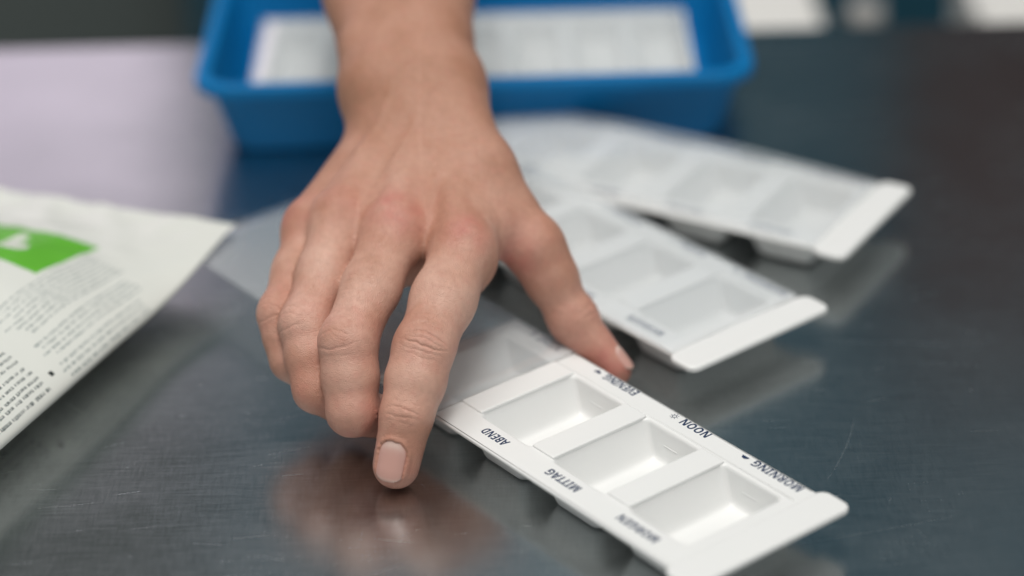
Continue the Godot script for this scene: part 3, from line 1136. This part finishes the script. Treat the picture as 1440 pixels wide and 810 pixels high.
	sb2.position = Vector3(0.292, -0.16, -1.17)
	sb2.set_meta("label", "white box on the low shelf at the upper right corner")
	var jar := thing("grey_jar", "small grey jar on the low shelf between the two white boxes", "jar", Vector3(0.2, -0.16, -1.25))
	var jb := Bag.new()
	var lv := []
	for q: Array in [[9.0, 0.0], [11.0, 0.5], [11.5, 2.0], [11.5, 62.0], [11.0, 66.0], [8.5, 69.0], [8.5, 76.0], [10.0, 76.2], [10.0, 88.0], [9.0, 89.0]]:
		lv.append(Bag.rr(-q[0], q[0], -q[0], q[0], q[0], q[1], 6))
	jb.loft(lv, true, true, true)
	part("body", jb.mesh(), paint(Color(0.42, 0.41, 0.40), 0.4), jar)

	# blue basket with a white tray in it
	var blue := paint(Color(0.002, 0.155, 0.40), 0.45)
	blue.metallic_specular = 0.3
	var basket := thing("blue_basket", "blue plastic basket at the back of the table behind the wrist", "basket", Vector3(-0.0135, 0, -0.977))
	part("shell", basket_mesh(-114.5, 115.0, -66.0, 66.0, 35.0), blue, basket)
	var insert := thing("compartment_tray", "long white compartment tray lying inside the blue basket", "tray", Vector3(0.0835, 0.0165, -0.9965), 0.0)
	part("tray", dispenser_body(7, 26.0, 5.0, 8.0, 5.0, 8.0, 71.0, 79.0), white, insert)
	part("lid", lid_mesh(-190.0, -6.0, 79.0, 0.0), milky, insert)

	# refill bag on the left
	var film := StandardMaterial3D.new()
	film.albedo_texture = bag_print()
	film.albedo_color = Color(0.80, 0.81, 0.79).linear_to_srgb()
	film.roughness = 0.33
	var pouch := thing("refill_pouch", "white printed pouch with a green field lying at the left", "pouch", Vector3(-0.1035, 0, -0.815))
	part("film", bag_mesh(), film, pouch)
	pouch.transform.basis = Basis(Vector3(-0.917, 0, -0.40), Vector3.UP, Vector3(-0.40, 0, 0.917))

	# three dispenser trays
	var t1 := make_dispenser("white pill dispenser with its lid pulled back and three compartments open, under the fingers")
	var t2: Node3D = t1.duplicate()
	t2.name = numbered("pill_dispenser")
	add_child(t2, true)
	var t3: Node3D = t1.duplicate()
	t3.name = numbered("pill_dispenser")
	add_child(t3, true)
	t1.position = Vector3(0.10086, 0, -0.61943)
	t1.rotation.y = -0.9101
	t2.position = Vector3(0.11083, 0, -0.74731)
	t2.rotation.y = -0.8960
	t2.set_meta("label", "closed white pill dispenser in the middle, beside the thumb, with its frosted lid on")
	t3.position = Vector3(0.15547, 0.0008, -0.83998)
	t3.rotation.y = -0.5458
	(t3.get_node("tray") as MeshInstance3D).mesh = dispenser_body(4, PITCH, GAP, FIRST, LIP, 10.4, 50.0, WIDE, 20.0)
	t3.set_meta("label", "closed white pill dispenser farthest back, in front of the blue basket")
	set_lid(t1, -291.0, -129.2)
	set_lid(t2, -161.5, -13.4)
	set_lid(t3, -180.0, -13.4, 3.0)

	# the hand
	var person := thing("person", "bare right forearm and hand reaching down, index fingertip on the table, holding the tray", "person")
	var skin := StandardMaterial3D.new()
	skin.vertex_color_use_as_albedo = true
	skin.roughness = 0.42
	skin.metallic_specular = 0.5
	skin.uv1_triplanar = true
	skin.uv1_scale = Vector3.ONE * 48.0
	skin.heightmap_enabled = true
	var cells := noise_tex(0.075, 31, 512, FastNoiseLite.TYPE_CELLULAR, 2)
	cells.noise.cellular_return_type = FastNoiseLite.RETURN_DISTANCE2_SUB
	skin.heightmap_texture = cells
	skin.heightmap_scale = 0.03
	part("hand_and_forearm", hand_mesh(), skin, person)
	var nail := StandardMaterial3D.new()
	nail.vertex_color_use_as_albedo = true
	nail.roughness = 0.3
	part("fingernail", nail_mesh(at("i2"), at("i3"), 8.7, 7.6, NAIL_FACING, -8.4, 4.9, NAIL_HALF * 1.04), nail, person)
	part("fingernail", nail_mesh(at("t2"), at("t3"), 7.9, 6.4, Vector3(0.90, 0.22, 0.36), -5.6, 4.0, 0.52), nail, person)


func unseen_ceiling_lamp(label: String, where: Vector3, size: Vector2, energy: float, tint: Color) -> void:
	var l := thing("unseen_ceiling_lamp", label, "lamp", where)
	part("frame", box_mesh(Vector3(-size.x / 2 - 0.03, 0.012, -size.y / 2 - 0.03), Vector3(size.x / 2 + 0.03, 0.06, size.y / 2 + 0.03), 0.004), paint(Color(0.7, 0.7, 0.7), 0.5), l)
	var glow := paint(Color(0.8, 0.8, 0.8), 0.6)
	glow.emission_enabled = true
	glow.emission = tint
	glow.emission_energy_multiplier = 0.6
	part("diffuser", box_mesh(Vector3(-size.x / 2, 0.006, -size.y / 2), Vector3(size.x / 2, 0.0115, size.y / 2), 0.002), glow, l)
	var a := AreaLight3D.new()
	a.name = "light"
	a.area_size = size
	a.area_normalize_energy = true
	a.light_energy = energy
	a.light_color = tint
	a.shadow_enabled = true
	a.area_range = 8.0
	a.rotation.x = -PI / 2
	l.add_child(a, true)


func unseen_soft_lamp(where: Vector3, aim: Vector3, size: Vector2, energy: float, tint: Color) -> void:
	var l := thing("unseen_soft_lamp", "square white lamp on a stand out of view, lighting hand and trays from the right front", "lamp", Vector3(where.x, -0.86, where.z))
	var metal := paint(Color(0.03, 0.03, 0.03), 0.4)
	part("pole", box_mesh(Vector3(-0.014, 0.02, 0.05), Vector3(0.014, where.y + 0.86, 0.078), 0.004), metal, l)
	part("foot", box_mesh(Vector3(-0.25, 0, -0.2), Vector3(0.25, 0.02, 0.3), 0.004), metal, l)
	var head := Node3D.new()
	head.name = "head"
	l.add_child(head, true)
	head.position = Vector3(0, where.y + 0.86, 0)
	head.look_at_from_position(head.position, head.position + (aim - where), Vector3.UP)
	part("housing", box_mesh(Vector3(-size.x / 2 - 0.02, -size.y / 2 - 0.02, 0.012), Vector3(size.x / 2 + 0.02, size.y / 2 + 0.02, 0.05), 0.004), metal, head)
	var glow := paint(Color(0.8, 0.8, 0.8), 0.6)
	glow.emission_enabled = true
	glow.emission = tint
	glow.emission_energy_multiplier = 0.6
	part("diffuser", box_mesh(Vector3(-size.x / 2, -size.y / 2, 0.006), Vector3(size.x / 2, size.y / 2, 0.0115), 0.002), glow, head)
	var a := AreaLight3D.new()
	a.name = "light"
	a.area_size = size
	a.area_normalize_energy = true
	a.light_energy = energy
	a.light_color = tint
	a.shadow_enabled = true
	a.area_range = 8.0
	head.add_child(a, true)
